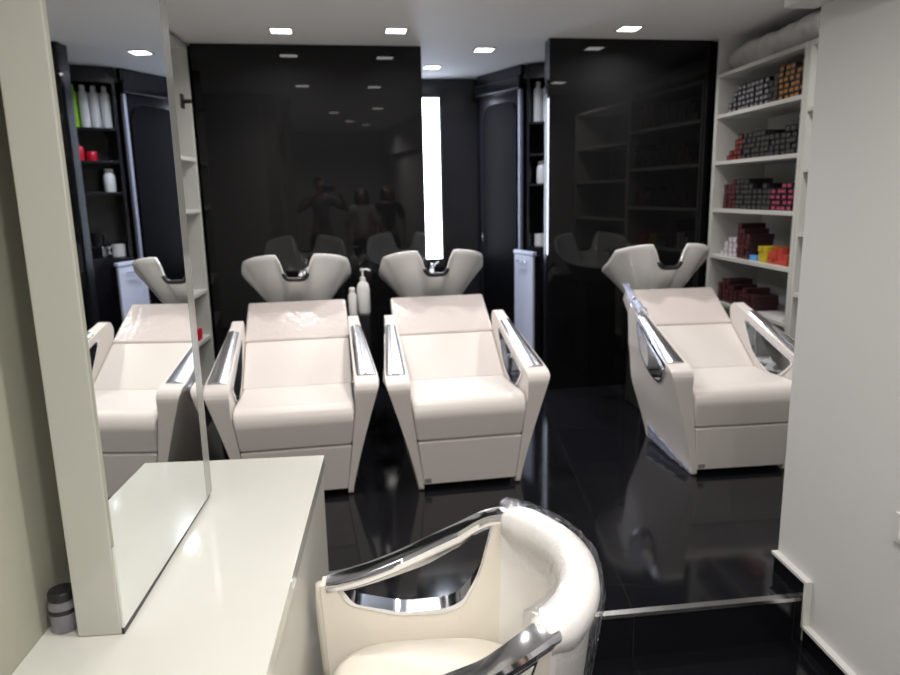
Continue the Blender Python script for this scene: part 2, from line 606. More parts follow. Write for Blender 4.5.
def make_shampoo_chair():
    r = empty('shampoo_chair')
    seat = [(0.54, 0.34)] + [(0.02+0.0, 0.265)] + roundpoly([(0.0, 0.27), (-0.012, 0.478), (0.52, 0.452)], [0, 0.11, 0], 8)[1:-1] + [(0.56, 0.452)]
    ext_x('seat', seat, lambda y, z: 0.235+0.05*min(1, z/0.42), M['leather'], r, 0.014)
    ext_x('leg_panel', [(0.012, 0.262), (0.05, 0.262), (0.075, 0.03), (0.034, 0.03)], lambda y, z: 0.234+0.048*min(1, z/0.42), M['leather'], r, 0.008)
    tg = box('brand_tag', -0.232, -0.200, 0.024, 0.032, 0.045, 0.065, M['tag'], r)
    # reclined back in two pads
    a, b = Vector((0.47, 0.455)), Vector((1.03, 0.845))
    d = (b-a).normalized(); n = Vector((-d.y, d.x)) * -1   # below the pad
    L = (b-a).length
    def pad(s0, s1, th):
        P = a+d*s0; Q = a+d*s1
        return [tuple(P), tuple(Q), tuple(Q+n*th), tuple(P+n*th)]
    ext_x('backrest', pad(0.0, L*0.52-0.002, 0.085), lambda y, z: 0.29, M['leather'], r, 0.012)
    ext_x('headrest', pad(L*0.52+0.002, L, 0.085), lambda y, z: 0.298-0.010*max(0, (y-0.75)/0.3), M['leather_head'], r, 0.014)
    ext_x('back_support', pad(0.0, L*0.9, 0.13)[0:0] + [tuple(a+n*0.088+d*0.02), tuple(a+d*(L*0.92)+n*0.088), tuple(a+d*(L*0.85)+n*0.12), tuple(a+n*0.12+d*0.05)], lambda y, z: 0.25, M['darkpl'], r, 0.004)
    box('base', -0.225, 0.225, 0.10, 0.62, 0.0008, 0.335, M['darkpl'], r, bevel=0.01)
    # arm panels
    outer = roundpoly([(0.035, 0.002), (0.0, 0.572), (0.12, 0.60), (0.76, 0.785), (0.80, 0.745), (0.67, 0.002)], [0.02, 0.05, 0.02, 0.05, 0.03, 0.02], 6)
    hole = roundpoly([(0.09, 0.560), (0.63, 0.715), (0.50, 0.50), (0.25, 0.425)], [0.04, 0.05, 0.12, 0.12], 10)
    hc = Vector((sum(p[0] for p in hole)/len(hole), sum(p[1] for p in hole)/len(hole)))
    for s in (-1, 1):
        def mp3(y, z, side, s=s):
            xi, xo = arm_in(y, z), arm_out(y, z)
            return (s*(xi+(xo-xi)*side), y, z)
        me = holed_panel(outer, hole, mp3)
        p = link('side_panel', me, M['leather'], r, bevel=0.012, seg=3)
        link('window_liner', ring_band(hole, hc, 0.014, mp3, 0.07), M['chrome'], p, smooth=False)
        # chrome arm bar lying along the top of the panel
        v, f = [], []
        K = 14
        for k in range(K+1):
            t = k/K
            y = 0.085+0.52*t
            z = 0.592+ (0.775-0.60)/0.60*(y-0.12)*1.0 + 0.0
            xi, xo = arm_in(y, z)+0.004, arm_out(y, z)+0.004
            for (w, dz) in ((0, -0.02), (0.03, 0.006), (0.22, 0.017), (0.5, 0.021), (0.78, 0.017), (0.97, 0.004), (1, -0.035)):
                v.append((s*(xi+(xo-xi)*w), y, z+dz))
        for k in range(K):
            for j in range(6):
                f.append((k*7+j, k*7+j+1, k*7+7+j+1, k*7+7+j))
        f.append(tuple(range(7))); f.append(tuple(range(K*7, K*7+7)))
        ab = link('armrest', from_pd(v, f), M['chrome_soft'], r, smooth=True)
        ab.data.set_sharp_from_angle(angle=math.radians(50))
    # basin on its stand
    bs = link('basin', bowl_mesh(), M['ceramic'], r, smooth=True)
    bs.location = (0, 1.28, 1.115)
    pts = []
    for k in range(17):
        phi = -PI/2 + (k-8)/8*0.145
        x, y, z = bowl_rim(phi)
        pts.append((x, y*0.98, z+0.006))
    nk = tube('neck_rest', pts, 0.014, M['rubber'], bs)
    lathe('drain', [(0.0, -0.3275), (0.03, -0.3275), (0.03, -0.323), (0.0, -0.321)], M['chrome'], bs, loc=(0, 0.03, 0))
    fa = tube('faucet', [(0.04, 0.20, -0.24), (0.04, 0.19, -0.16), (0.035, 0.16, -0.125), (0.02, 0.11, -0.13), (0.015, 0.08, -0.155)], 0.012, M['chrome'], bs)
    tube('faucet_lever', [(0.04, 0.19, -0.15), (0.06, 0.18, -0.115), (0.08, 0.17, -0.105)], 0.007, M['chrome'], fa)
    ext_x('basin_stand', [(1.12, 0.0008), (1.42, 0.0008), (1.38, 0.753), (1.22, 0.753)], lambda y, z: 0.13, M['darkpl'], r, 0.02)
    return r
ch = make_shampoo_chair()
ch.location = (-0.505, 3.235, 0); ch.rotation_euler.z = math.radians(5.3)
tag(ch, 'white shampoo chair with raised ceramic basin, left one, partly behind the desk corner', 'shampoo chair', 'white shampoo basin chairs')
c2 = copy_tree(ch); c2.location = (0.342, 3.275, 0); c2.rotation_euler.z = math.radians(5.2)
tag(c2, 'white shampoo chair with ceramic basin standing just left of the gap between black panels', 'shampoo chair', 'white shampoo basin chairs')
c3 = copy_tree(ch); c3.location = (1.752, 3.27, 0); c3.rotation_euler.z = math.radians(1.4)
tag(c3, 'single white shampoo chair standing alone at right beside the product shelves', 'shampoo chair', 'white shampoo basin chairs')

def film_sheet(name, pts_fn, nu, nv, parent, amp=0.008, thick=0.0006):
    v, f = [], []
    for i in range(nu+1):
        for j in range(nv+1):
            p = Vector(pts_fn(i/nu, j/nv))
            p += Vector((random.uniform(-1, 1), random.uniform(-1, 1), random.uniform(-1, 1)))*amp
            v.append(p)
    for i in range(nu):
        for j in range(nv):
            a = i*(nv+1)+j
            f.append((a, a+1, a+nv+2, a+nv+1))
    o = link(name, from_pd(v, f), M['film'], parent, smooth=True)
    so = o.modifiers.new('solid', 'SOLIDIFY'); so.thickness = thick
    return o
M['film_blue'] = mat('crumpled_film', (0.55, 0.60, 0.80), 0.12, spec=0.8, alpha=0.65, bump=0.8, bscale=30)
fs = film_sheet('plastic_wrap', lambda u, w: (-(arm_out(0, 0.01+0.10*w)+0.010), 0.05+0.56*u, 0.012+0.10*w*(0.3+0.7*u)), 18, 4, c3, 0.005)
fs.data.materials[0] = M['film_blue']
fs = film_sheet('plastic_wrap', lambda u, w: (-(0.36-0.06*w), 0.60+0.14*u, 0.755+0.05*u+0.03*math.sin(w*PI)), 10, 8, c3, 0.008)
fs.data.materials[0] = M['film_blue']
fs = film_sheet('plastic_wrap', lambda u, w: (-(0.30-0.05*w), 0.86+0.19*u, 0.735+0.13*u+0.012), 8, 6, c3, 0.007)
fs.data.materials[0] = M['film_blue']

# product stand and bottles between the left pair
st = box('product_stand', -0.06, 0.06, -0.06, 0.06, 0.0008, 0.74, M['black_lacquer'], bevel=0.004)
st.location = (-0.228, 4.33, 0)
tag(st, 'slim black stand between the left pair of shampoo chairs carrying pump bottles', 'stand')
b = empty('pump_bottle', (-0.205, 4.345, 0.7406))
tag(b, 'white pump bottle, the taller one, between the left pair of shampoo chairs', 'bottle', 'shampoo bottles between the chairs')
lathe('bottle_body', [(0.0, 0.0), (0.036, 0.0), (0.040, 0.006), (0.040, 0.15), (0.030, 0.185), (0.014, 0.20)], M['whitepl'], b)
pmp = lathe('pump', [(0.014, 0.2005), (0.017, 0.202), (0.017, 0.222), (0.006, 0.226), (0.006, 0.262), (0.014, 0.264), (0.014, 0.276)], M['whitepl'], b)
tube('nozzle', [(0.0, 0, 0.27), (0.03, -0.01, 0.272), (0.048, -0.016, 0.264)], 0.006, M['whitepl'], pmp)
b2 = empty('bottle', (-0.268, 4.30, 0.7406))
b2.location = (-0.27, 4.285, 0.7406)
tag(b2, 'shorter white bottle tucked in front of the taller pump bottle', 'bottle', 'shampoo bottles between the chairs')
lathe('bottle_body', [(0.0, 0.0), (0.024, 0.0), (0.025, 0.005), (0.025, 0.12), (0.016, 0.14)], M['whitepl'], b2)
lathe('cap', [(0.016, 0.1405), (0.017, 0.142), (0.017, 0.165), (0.014, 0.168)], M['whitepl'], b2)

# ------------------------------------------------------------ product shelving
def shelf_unit(label, xf, xb, y0, y1, zs, top, far_first=True):
    """open unit whose mouth is at xf, back at xb, between y0 and y1"""
    lo, hi = min(xf, xb), max(xf, xb)
    r = empty('shelving_unit', ((xf+xb)/2, (y0+y1)/2, 0))
    ox, oy = r.location.x, r.location.y
    def bx(n, a, b_, c, d, e, g_, bev=0.0015):
        return box(n, a-ox, b_-ox, c-oy, d-oy, e, g_, M['shelfw'], r, bevel=bev)
    bx('side_panel', lo, hi, y0, y0+0.03, 0.0008, top)
    bx('side_panel', lo, hi, y1-0.03, y1, 0.0008, top)
    if xf < xb:
        bx('back_panel', xb-0.012, xb, y0+0.03, y1-0.03, 0.0008, top)
    else:
        bx('back_panel', xb, xb+0.012, y0+0.03, y1-0.03, 0.0008, top)
    bx('top_panel', lo, hi, y0+0.03, y1-0.03, top-0.025, top)
    for z in zs:
        if xf < xb:
            bx('shelf', xf+0.001, xb-0.012, y0+0.03, y1-0.03, z-0.025, z)
        else:
            bx('shelf', xb+0.012, xf-0.001, y0+0.03, y1-0.03, z-0.025, z)
    tag(r, label, 'shelving')
    return r
ZS = [0.12, 0.655, 0.985, 1.315, 1.645, 1.965]
shelf_unit('white open shelving filled with stacked product boxes, right of the narrower black panel', 2.312, 2.70, 3.93, 5.04, ZS, 2.24)
shelf_unit('white empty open shelving seen as a sliver beside the right wall edge', 2.312, 2.70, 2.80, 3.925, [0.12, 0.85, 1.20, 1.56, 1.89], 2.24)
shelf_unit('white open shelving at the far left behind the tall mirror, seen edge-on', -1.345, -1.72, 4.20, 5.12, [0.12, 0.50, 0.83, 1.39, 1.735], 2.47)

def unit_box(endcol, name):
    """thin carton lying on its long side: dark sides, coloured printed end facing -x"""
    w, h, l = 0.050, 0.033, 0.17
    v = [(0, -w/2, 0), (l, -w/2, 0), (l, w/2, 0), (0, w/2, 0), (0, -w/2, h), (l, -w/2, h), (l, w/2, h), (0, w/2, h)]
    # printed patch a hair proud of the end
    e = 0.0004
    v += [(-e, -w/2+0.006, 0.006), (-e, w/2-0.006, 0.006), (-e, w/2-0.006, h*0.72), (-e, -w/2+0.006, h*0.72)]
    f = [(0, 3, 2, 1), (4, 5, 6, 7), (0, 1, 5, 4), (1, 2, 6, 5), (2, 3, 7, 6), (3, 0, 4, 7), (8, 11, 10, 9)]
    me = bpy.data.meshes.new('m')
    me.from_pydata(v, [], f)
    me.materials.append(M_box_side)
    me.materials.append(endcol)
    me.polygons[6].material_index = 1
    me.name = name
    return me
M_box_side = mat('carton_black', (0.022, 0.020, 0.022), 0.4)
EC = {k: mat('carton_'+k, c, 0.45) for k, c in dict(pale=(0.22, 0.22, 0.24), orange=(0.36, 0.16, 0.03), red=(0.24, 0.04, 0.03), dark=(0.06, 0.06, 0.06), maroon=(0.11, 0.03, 0.035), pink=(0.36, 0.05, 0.11), lilac=(0.62, 0.58, 0.66), blue=(0.10, 0.35, 0.75), yellow=(0.50, 0.38, 0.03), scarlet=(0.45, 0.06, 0.04)).items()}
BM = {k: unit_box(EC[k], 'carton_'+k) for k in EC}
# a lilac box has pale sides
SD = mat('carton_lilac_side', (0.5, 0.46, 0.5), 0.45)
for k in ('lilac', 'yellow', 'scarlet', 'blue', 'maroon'):
    BM[k].materials[0] = {'lilac': SD, 'yellow': EC['yellow'], 'scarlet': EC['scarlet'], 'blue': EC['blue'], 'maroon': mat('carton_maroon_side', (0.045, 0.018, 0.02), 0.4)}[k]
layout = {
    1.965: ('top', ['pale:2', 'pale:4', 'pale:5', 'pale:5', 'pale:5', 'pale:5', 'pale:5', 'pale:5', 'pale:5', 'dark:4', 'dark:5', 'orange:6', 'orange:6', 'orange:6', 'orange:5', 'orange:6']),
    1.645: ('second', ['red:1', 'red:2', 'red:4', 'red:5', 'dark:5', 'dark:5', 'dark:5', 'dark:5', 'dark:5', 'dark:4', 'dark:4', 'dark:4', 'dark:4', 'dark:5', 'dark:5', 'dark:6']),
    1.315: ('third', ['maroon:5', 'maroon:5', 'maroon:6', 'dark:6', 'dark:6', 'dark:6', 'dark:5', 'dark:4', 'dark:4', 'dark:5', 'dark:4', 'pink:4', 'pink:4', 'pink:5', 'pink:5', 'pink:4']),
    0.985: ('fourth', ['lilac:1', 'lilac:3', 'lilac:4', 'lilac:4', 'maroon:7', 'maroon:6', 'maroon:5', 'blue:1', 'blue:1', 'yellow:3', 'yellow:3', 'scarlet:2', 'scarlet:3', 'scarlet:3', 'scarlet:2']),
    0.655: ('fifth', ['maroon:4', 'maroon:5', 'maroon:5', 'maroon:4', 'maroon:3', 'maroon:3', 'maroon:4', 'maroon:3', 'maroon:3']),
}
desc = dict(pale='black hair-colour carton with a pale end label', orange='carton with an orange end label', red='black carton with a red end label', dark='black carton with a dim end label', maroon='dark maroon hair-colour carton', pink='black carton with a pink end label', lilac='pale lilac carton', blue='small blue carton', yellow='yellow carton', scarlet='bright red carton')
for zt, (nm, cols) in layout.items():
    y = 4.955
    for ci, cdef in enumerate(cols):
        k, n = cdef.split(':')
        y -= 0.0585
        for r_ in range(int(n)):
            kk = k
            if zt < 1 and k == 'lilac' and r_ >= 3:
                kk = 'lilac'
            o = bpy.data.objects.new('product_box', BM[kk])
            COL.objects.link(o)
            o.location = (2.345+random.uniform(0, 0.012), y+random.uniform(-0.002, 0.002), zt+0.0006+r_*0.0336)
            if k in ('blue',):
                o.scale = (1, 1, 0.95)
            tag(o, '%s stacked on the %s product shelf' % (desc[kk], nm), 'box', '%s boxes on the %s shelf' % (kk, nm))
mg = box('magazine', 2.33, 2.54, 4.02, 4.32, 0.6556, 0.667, M['magazine'], bevel=0.002)
tag(mg, 'pale glossy magazine lying at the near end of the fifth product shelf', 'magazine')

# wrapped roll on top of the shelving
pts, rr = [], []
for k in range(25):
    t = k/24
    pts.append((2.43, 5.02-1.09*t, 2.332+0.004*math.sin(t*9)))
    rr.append(0.082*(0.62+0.38*min(1, t*6))*(1+0.05*math.sin(t*31)))
rl = empty('wrapped_roll', (0, 0, 0))
rbody = tube('roll_body', pts, rr, M['foil'], rl, seg=22)
for p in rbody.data.vertices:
    p.co += Vector((random.uniform(-1, 1), 0, random.uniform(-1, 1)))*0.004
ringp = [(2.43+0.078*math.cos(a), 3.910, 2.333+0.078*math.sin(a)) for a in [2*PI*k/28 for k in range(28)]]
tube('end_ring', ringp, 0.012, M['whitepl'], rl, seg=8, closed=True)
tag(rl, 'silver wrapped roll with a white end ring lying on top of the product shelving', 'roll')

# small things on the left unit
br = empty('wall_bracket', (-1.343, 4.87, 2.08))
box('bracket_plate', -0.012, 0.0, -0.03, 0.03, -0.045, 0.045, M['darkpl'], br, bevel=0.003)
box('bracket_arm', 0.0005, 0.05, -0.012, 0.012, -0.012, 0.012, M['darkpl'], br, bevel=0.003)
br.location.x = -1.332
tag(br, 'small black bracket fixed near the top of the far left white shelving', 'bracket')
rb = box('red_carton', -1.43, -1.36, 4.84, 4.92, 0.5006, 0.58, M['red'], bevel=0.002)
rb.name = 'carton'
tag(rb, 'small red carton on a low shelf of the far left white shelving', 'box')

# ------------------------------------------------------------ back room
ls = empty('light_strip', (0.365, 6.719, 0))
tag(ls, 'tall vertical glowing white light strip on the back room wall', 'light')
box('housing', -0.105, 0.105, -0.035, -0.001, 0.78, 2.37, M['darkpl'], ls, bevel=0.003)
box('diffuser', -0.082, 0.082, -0.045, -0.036, 0.86, 2.32, M['strip'], ls)
# arched cabinet standing at an angle
A, B = Vector((0.81, 6.60)), Vector((1.10, 6.0))
d = (B-A).normalized(); nn = Vector((-d.y, d.x))       # into the unit
if nn.x < 0:
    nn = -nn
ac = empty('arched_cabinet', (A.x, A.y, 0), math.atan2(d.y, d.x))
Lc = (B-A).length
# local x along the face (0..Lc), local y>0 is to the left of d, i.e. into the unit
def arch_pts(w0, w1, z0, z1, r):
    return roundpoly([(w0, z0), (w1, z0), (w1, z1), (w0, z1)], [0, 0, r, r], 8)
def face_xz(name, poly, y0, y1, m, parent, bevel=0.0):
    n = len(poly)
    v = [(x, y0, z) for x, z in poly]+[(x, y1, z) for x, z in poly]
    f = [tuple(range(n)), tuple(range(n, 2*n))[::-1]]+[(i, (i+1) % n, n+(i+1) % n, n+i) for i in range(n)]
    return link(name, from_pd(v, f), m, parent, bevel=bevel)
box('carcass', 0.0, Lc-0.002, 0.0, 0.018, 0.0008, 2.30, M['black_lacquer'], ac, bevel=0.003)
box('cornice', -0.01, Lc-0.002, -0.045, 0.018, 2.3005, 2.40, M['black_lacquer'], ac, bevel=0.012)
box('cornice', -0.01, Lc-0.002, -0.02, 0.018, 2.4005, CEIL-0.001, M['black_lacquer'], ac, bevel=0.006)
dr = face_xz('door', arch_pts(0.07, Lc-0.07, 0.06, 2.22, 0.16), -0.018, -0.0005, M['black_satin'], ac, 0.004)
tube('handle', [(0.10, -0.02, 1.0), (0.10, -0.04, 1.01), (0.10, -0.04, 1.09), (0.10, -0.02, 1.10)], 0.005, M['chrome'], dr)
box('corner_post', Lc-0.028, Lc, -0.03, -0.0005, 0.0008, 2.295, M['lilac_reflection'], ac, bevel=0.003)
tag(ac, 'tall black cabinet with an arched door panel, angled in the back room', 'cabinet')
# black shelving next to it
B2, C2 = Vector((1.128, 5.984)), Vector((1.56, 5.73))
d2 = (C2-B2).normalized()
bk = empty('black_shelving', (B2.x, B2.y, 0), math.atan2(d2.y, d2.x))
Ls = (C2-B2).length
T = 0.30
BZ = [1.0, 1.53, 1.775, 2.03]
def bkx(n, *a, m='black_lacquer', bev=0.002):
    return box(n, *a, M[m], bk, bevel=bev)
bkx('side_panel', 0.0, 0.025, 0.0, T, 0.0008, CEIL-0.001)
bkx('side_panel', Ls-0.025, Ls, 0.0, T, 0.0008, CEIL-0.001)
bkx('back_panel', 0.0255, Ls-0.0255, T-0.02, T, 0.0008, CEIL-0.001)
bkx('top_panel', 0.0255, Ls-0.0255, 0.0, T-0.0205, 2.37, CEIL-0.001)
bkx('base_cabinet', 0.0255, Ls-0.0255, 0.0, T-0.0205, 0.0008, 1.0)
for z in BZ[1:]:
    bkx('shelf', 0.0255, Ls-0.0255, 0.005, T-0.0205, z-0.02, z)
tag(bk, 'black open shelving with bottles in the back room beside the arched cabinet', 'shelving')
def on_bk(x, y, z):
    p = B2 + d2*x + Vector((-d2.y, d2.x))*y
    return (p.x, p.y, z+0.0006)
SHB = [(0.0, 0.0), (0.035, 0.0), (0.037, 0.005), (0.037, 0.258), (0.026, 0.275), (0.014, 0.28)]
def big_bottle(x, y, z, m, label, capm='whitepl'):
    o = empty('shampoo_bottle', on_bk(x, y, z))
    lathe('bottle_body', SHB, M[m], o, seg=20)
    lathe('cap', [(0.014, 0.2805), (0.019, 0.282), (0.019, 0.318), (0.015, 0.322)], M[capm], o, seg=16)
    tag(o, label, 'bottle', 'tall bottles on the black shelving')
    return o
big_bottle(0.072, 0.08, 2.03, 'whitepl', 'tall white bottle beside the arched cabinet on the top black shelf')
big_bottle(0.15, 0.085, 2.03, 'whitepl', 'tall white bottle, second from the arched cabinet on the top black shelf')
big_bottle(0.228, 0.08, 2.03, 'whitepl', 'tall white bottle directly beside the lime green bottle')
big_bottle(0.310, 0.07, 2.03, 'green', 'lime green bottle at the end of the top black shelf row', 'green')
jar = lathe('jar', [(0.0, 0), (0.04, 0), (0.042, 0.004), (0.042, 0.06), (0.035, 0.075)], M['red'], seg=20, loc=(0, 0, 0))
jar.location = on_bk(0.21, 0.10, 1.775)
tag(jar, 'red jar on the middle black shelf in the back room', 'jar')
jar = lathe('jar', [(0.0, 0), (0.036, 0), (0.038, 0.004), (0.038, 0.10), (0.03, 0.115)], M['red'], seg=20, loc=(0, 0, 0))
jar.location = on_bk(0.30, 0.10, 1.775)
tag(jar, 'taller red jar at the outer end of the middle black shelf', 'jar')
o = empty('shampoo_bottle', on_bk(0.10, 0.11, 1.53))
lathe('bottle_body', [(0, 0), (0.043, 0), (0.045, 0.006), (0.045, 0.13), (0.03, 0.155)], M['whitepl'], o, seg=20)
lathe('cap', [(0.03, 0.1555), (0.034, 0.157), (0.034, 0.18), (0.03, 0.185)], M['whitepl'], o, seg=20)
tag(o, 'stout white bottle on the lowest black shelf in the back room', 'bottle', 'tall bottles on the black shelving')
o = empty('mug', on_bk(0.09, 0.10, 1.0))
lathe('mug_body', [(0, 0), (0.045, 0), (0.05, 0.005), (0.05, 0.105), (0.045, 0.105), (0.043, 0.01)], M['whitepl'], o, seg=20)
tube('handle', [(0.046, 0, 0.085), (0.075, 0, 0.08), (0.08, 0, 0.055), (0.072, 0, 0.03), (0.048, 0, 0.025)], 0.006, M['whitepl'], o)
tag(o, 'white mug on the counter of the black shelving in the back room', 'mug')
o = empty('coffee_maker', on_bk(0.23, 0.12, 1.0))
box('machine_body', -0.055, 0.055, -0.06, 0.07, 0, 0.10, M['steel'], o, bevel=0.012)
box('machine_head', -0.03, 0.03, -0.02, 0.06, 0.1005, 0.19, M['darkpl'], o, bevel=0.012)
tag(o, 'small grey appliance with a dark top on the back room counter', 'appliance')
# pale cabinet in front of it
P, Q = Vector((1.108, 5.60)), Vector((1.012, 5.93))
dq = (Q-P).normalized()
cb = empty('storage_cabinet', (Q.x, Q.y, 0), math.atan2(-dq.y, -dq.x))
Lq = (P-Q).length
box('cabinet_body', 0.0, Lq, 0.0195, 0.075, 0.0008, 0.955, M['black_lacquer'], cb, bevel=0.004)
box('worktop', -0.005, Lq+0.005, -0.005, 0.03, 0.9555, 0.985, M['cabinet'], cb, bevel=0.004)
dd = box('door', 0.004, Lq-0.004, 0.0, 0.019, 0.05, 0.95, M['cabinet'], cb, bevel=0.003)
tube('handle', [(Lq*0.3, 0, 0.90), (Lq*0.3, -0.025, 0.90), (Lq*0.72, -0.025, 0.90), (Lq*0.72, 0, 0.90)], 0.006, M['chrome'], dd)
tag(cb, 'pale blue-white low cabinet with a chrome handle seen through the gap', 'cabinet')

# ------------------------------------------------------------ styling chair in the foreground
FA, FB, AR = 0.297, 0.252, 0.382
def upath(u):
    """u in -1..1 from left arm front round the back to right arm front, local coords, forward is -y"""
    s = -1 if u < 0 else 1
    w = 1-abs(u)            # 0 at arm front, 1 at back centre
    arc = 0.70              # length share of half the back curve
    if w < 0.38:
        t = w/0.38
        y = -AR+AR*t
        x = FA-0.022*(1-t)**2
        return s*x, y, s*1.0, 0.0
    th = (w-0.38)/0.62*PI/2
    x = FA*max(0.0, math.cos(th))
    y = FB*math.sin(th)
    nx, ny = math.cos(th)/FA, math.sin(th)/FB
    l = math.hypot(nx, ny)
    return s*x, y, s*nx/l, ny/l
def smooth01(t):
    t = max(0, min(1, t))
    return t*t*(3-2*t)
def ftop(u):
    w = 1-abs(u)
    return 0.605+0.175*smooth01(w/0.62)
def fmap(u, z, side, th=0.052):
    x, y, nx, ny = upath(max(-1, min(1, u)))
    k = (z-0.30)/0.42
    sc = 0.80+0.20*max(0, min(1.1, k))**0.8
    if u < 0:
        pass
    off = (side-0.5)*th
    y2 = y*sc if y > 0 else y*(0.95+0.05*min(1, max(0, k*1.4)))
    return (x*sc+nx*off, y2+ny*off, z)
fc = empty('styling_chair', (0.145, 1.475, LOW), math.radians(-91.5))
tag(fc, 'white barrel styling chair with chrome arms, its back wrapped in clear plastic, beside desk', 'styling chair')
UB = 0.425    # |u| where the arm ends and the back begins
for s in (-1, 1):
    top = [(s*(1-k/14*(1-UB)), ftop(1-k/14*(1-UB))-0.002) for k in range(15)]
    bot = [(s*(UB+k/6*(1-UB)), 0.30) for k in range(7)]
    outer = top+bot
    hole = [(s*(0.955-0.485*k/16), ftop(0.955-0.485*k/16)-0.021-0.003*math.sin(PI*k/16)) for k in range(17)]
    hole += roundpoly([(s*0.47, ftop(0.47)-0.021), (s*0.525, 0.61), (s*0.64, 0.50), (s*0.80, 0.505), (s*0.93, 0.545), (s*0.955, ftop(0.955)-0.021)], [0, 0.06, 0.06, 0.03, 0.02, 0], 8)[1:-1]
    hc = Vector((s*0.69, 0.59))
    me = holed_panel(outer, hole, lambda u, z, side: fmap(u, z, side))
    sp = link('side_panel', me, M['leather_cream'], fc, smooth=True)
    sp.data.set_sharp_from_angle(angle=math.radians(50))
    v, f = [], []
    lin = ring_band(hole, hc, 0.014, lambda u, z, side: fmap(u, z, side, 0.058), 0.0)
    l_ = link('window_liner', lin, M['chrome'], sp, smooth=True)
    l_.data.set_sharp_from_angle(angle=math.radians(40))
    v, f = [], []
    K = 20
    sec = [(-0.06, -0.019), (-0.14, -0.002), (-0.05, 0.008), (0.5, 0.011), (1.05, 0.008), (1.14, -0.002), (1.06, -0.019)]
    for k in range(K+1):
        u = s*(0.985-(0.985-UB+0.03)*k/K)
        z = ftop(u)
        for (w, dz) in sec:
            v.append(fmap(u, z+dz, w))
    m_ = len(sec)
    for k in range(K):
        for j in range(m_-1):
            f.append((k*m_+j, k*m_+j+1, (k+1)*m_+j+1, (k+1)*m_+j))
        f.append((k*m_+m_-1, k*m_, (k+1)*m_, (k+1)*m_+m_-1))
    f.append(tuple(range(m_))); f.append(tuple(range(K*m_, K*m_+m_)))
    ar = link('armrest', from_pd(v, f), M['chrome'], fc, smooth=True)
    ar.data.set_sharp_from_angle(angle=math.radians(40))
    # cream cap at the front end of the arm
    cp = []
    vv, ff = [], []
    sec2 = [(u_, z_) for u_, z_ in ((1.0, 0.30), (1.0, 0.45), (1.0, 0.585))]
    tb = [fmap(s*1.0, z, 0.5) for z in (0.302, 0.38, 0.46, 0.54, 0.60)]
    tube('arm_front', tb, [0.020, 0.022, 0.023, 0.023, 0.017], M['leather_cream'], fc, seg=14)
# back shell
v, f = [], []
NU, NV = 48, 8
for side in (0, 1):
    for i in range(NU+1):
        u = -UB+2*UB*i/NU
        for j in range(NV+1):
            z = 0.30+(ftop(u)-0.30)*j/NV
            v.append(fmap(u, z, side))
def id_(side, i, j):
    return side*(NU+1)*(NV+1)+i*(NV+1)+j
for side in (0, 1):
    for i in range(NU):
        for j in range(NV):
            f.append((id_(side, i, j), id_(side, i+1, j), id_(side, i+1, j+1), id_(side, i, j+1)))
for i in range(NU):
    f.append((id_(0, i, 0), id_(0, i+1, 0), id_(1, i+1, 0), id_(1, i, 0)))
    f.append((id_(0, i, NV), id_(0, i+1, NV), id_(1, i+1, NV), id_(1, i, NV)))
for i in (0, NU):
    for j in range(NV):
        f.append((id_(0, i, j), id_(0, i, j+1), id_(1, i, j+1), id_(1, i, j)))
link('backrest', from_pd(v, f), M['leather_wrapped'], fc, smooth=True).data.set_sharp_from_angle(angle=math.radians(50))
# padded top rim of the back
v, f = [], []
sec = [(-0.45, -0.055), (-0.52, -0.02), (-0.42, 0.010), (0.0, 0.021), (0.8, 0.021), (1.14, 0.008), (1.24, -0.022), (1.12, -0.055)]
m_ = len(sec)
K = 48
for k in range(K+1):
    u = -(UB-0.005)+2*(UB-0.005)*k/K
    e = smooth01(min(k, K-k)/5)
    for (w, dz) in sec:
        w2 = 0.5+(w-0.5)*(0.78+0.22*e)
        v.append(fmap(u, ftop(u)+dz*(0.7+0.3*e), w2))
for k in range(K):
    for j in range(m_):
        f.append((k*m_+j, k*m_+(j+1) % m_, (k+1)*m_+(j+1) % m_, (k+1)*m_+j))
f.append(tuple(range(m_))); f.append(tuple(range(K*m_, K*m_+m_)))
link('back_rim', from_pd(v, f), M['leather_wrapped'], fc, smooth=True)
# clear film pulled round the rim and the outside
v, f = [], []
prof = [(-0.62, -0.10), (-0.66, -0.03), (-0.45, 0.028), (0.1, 0.042), (0.75, 0.040), (1.28, 0.022), (1.45, -0.03), (1.40, -0.12), (1.30, -0.24), (1.25, -0.36)]
m_ = len(prof)
K = 60
for k in range(K+1):
    u = -(UB+0.01)+2*(UB+0.01)*k/K
    for (w, dz) in prof:
        p = Vector(fmap(u, ftop(u)+dz, w))
        p += Vector((random.uniform(-1, 1), random.uniform(-1, 1), random.uniform(-1, 1)))*0.0022
        v.append(p)
for k in range(K):
    for j in range(m_-1):
        f.append((k*m_+j, k*m_+j+1, (k+1)*m_+j+1, (k+1)*m_+j))
fl = link('plastic_cover', from_pd(v, f), M['film'], fc, smooth=True)
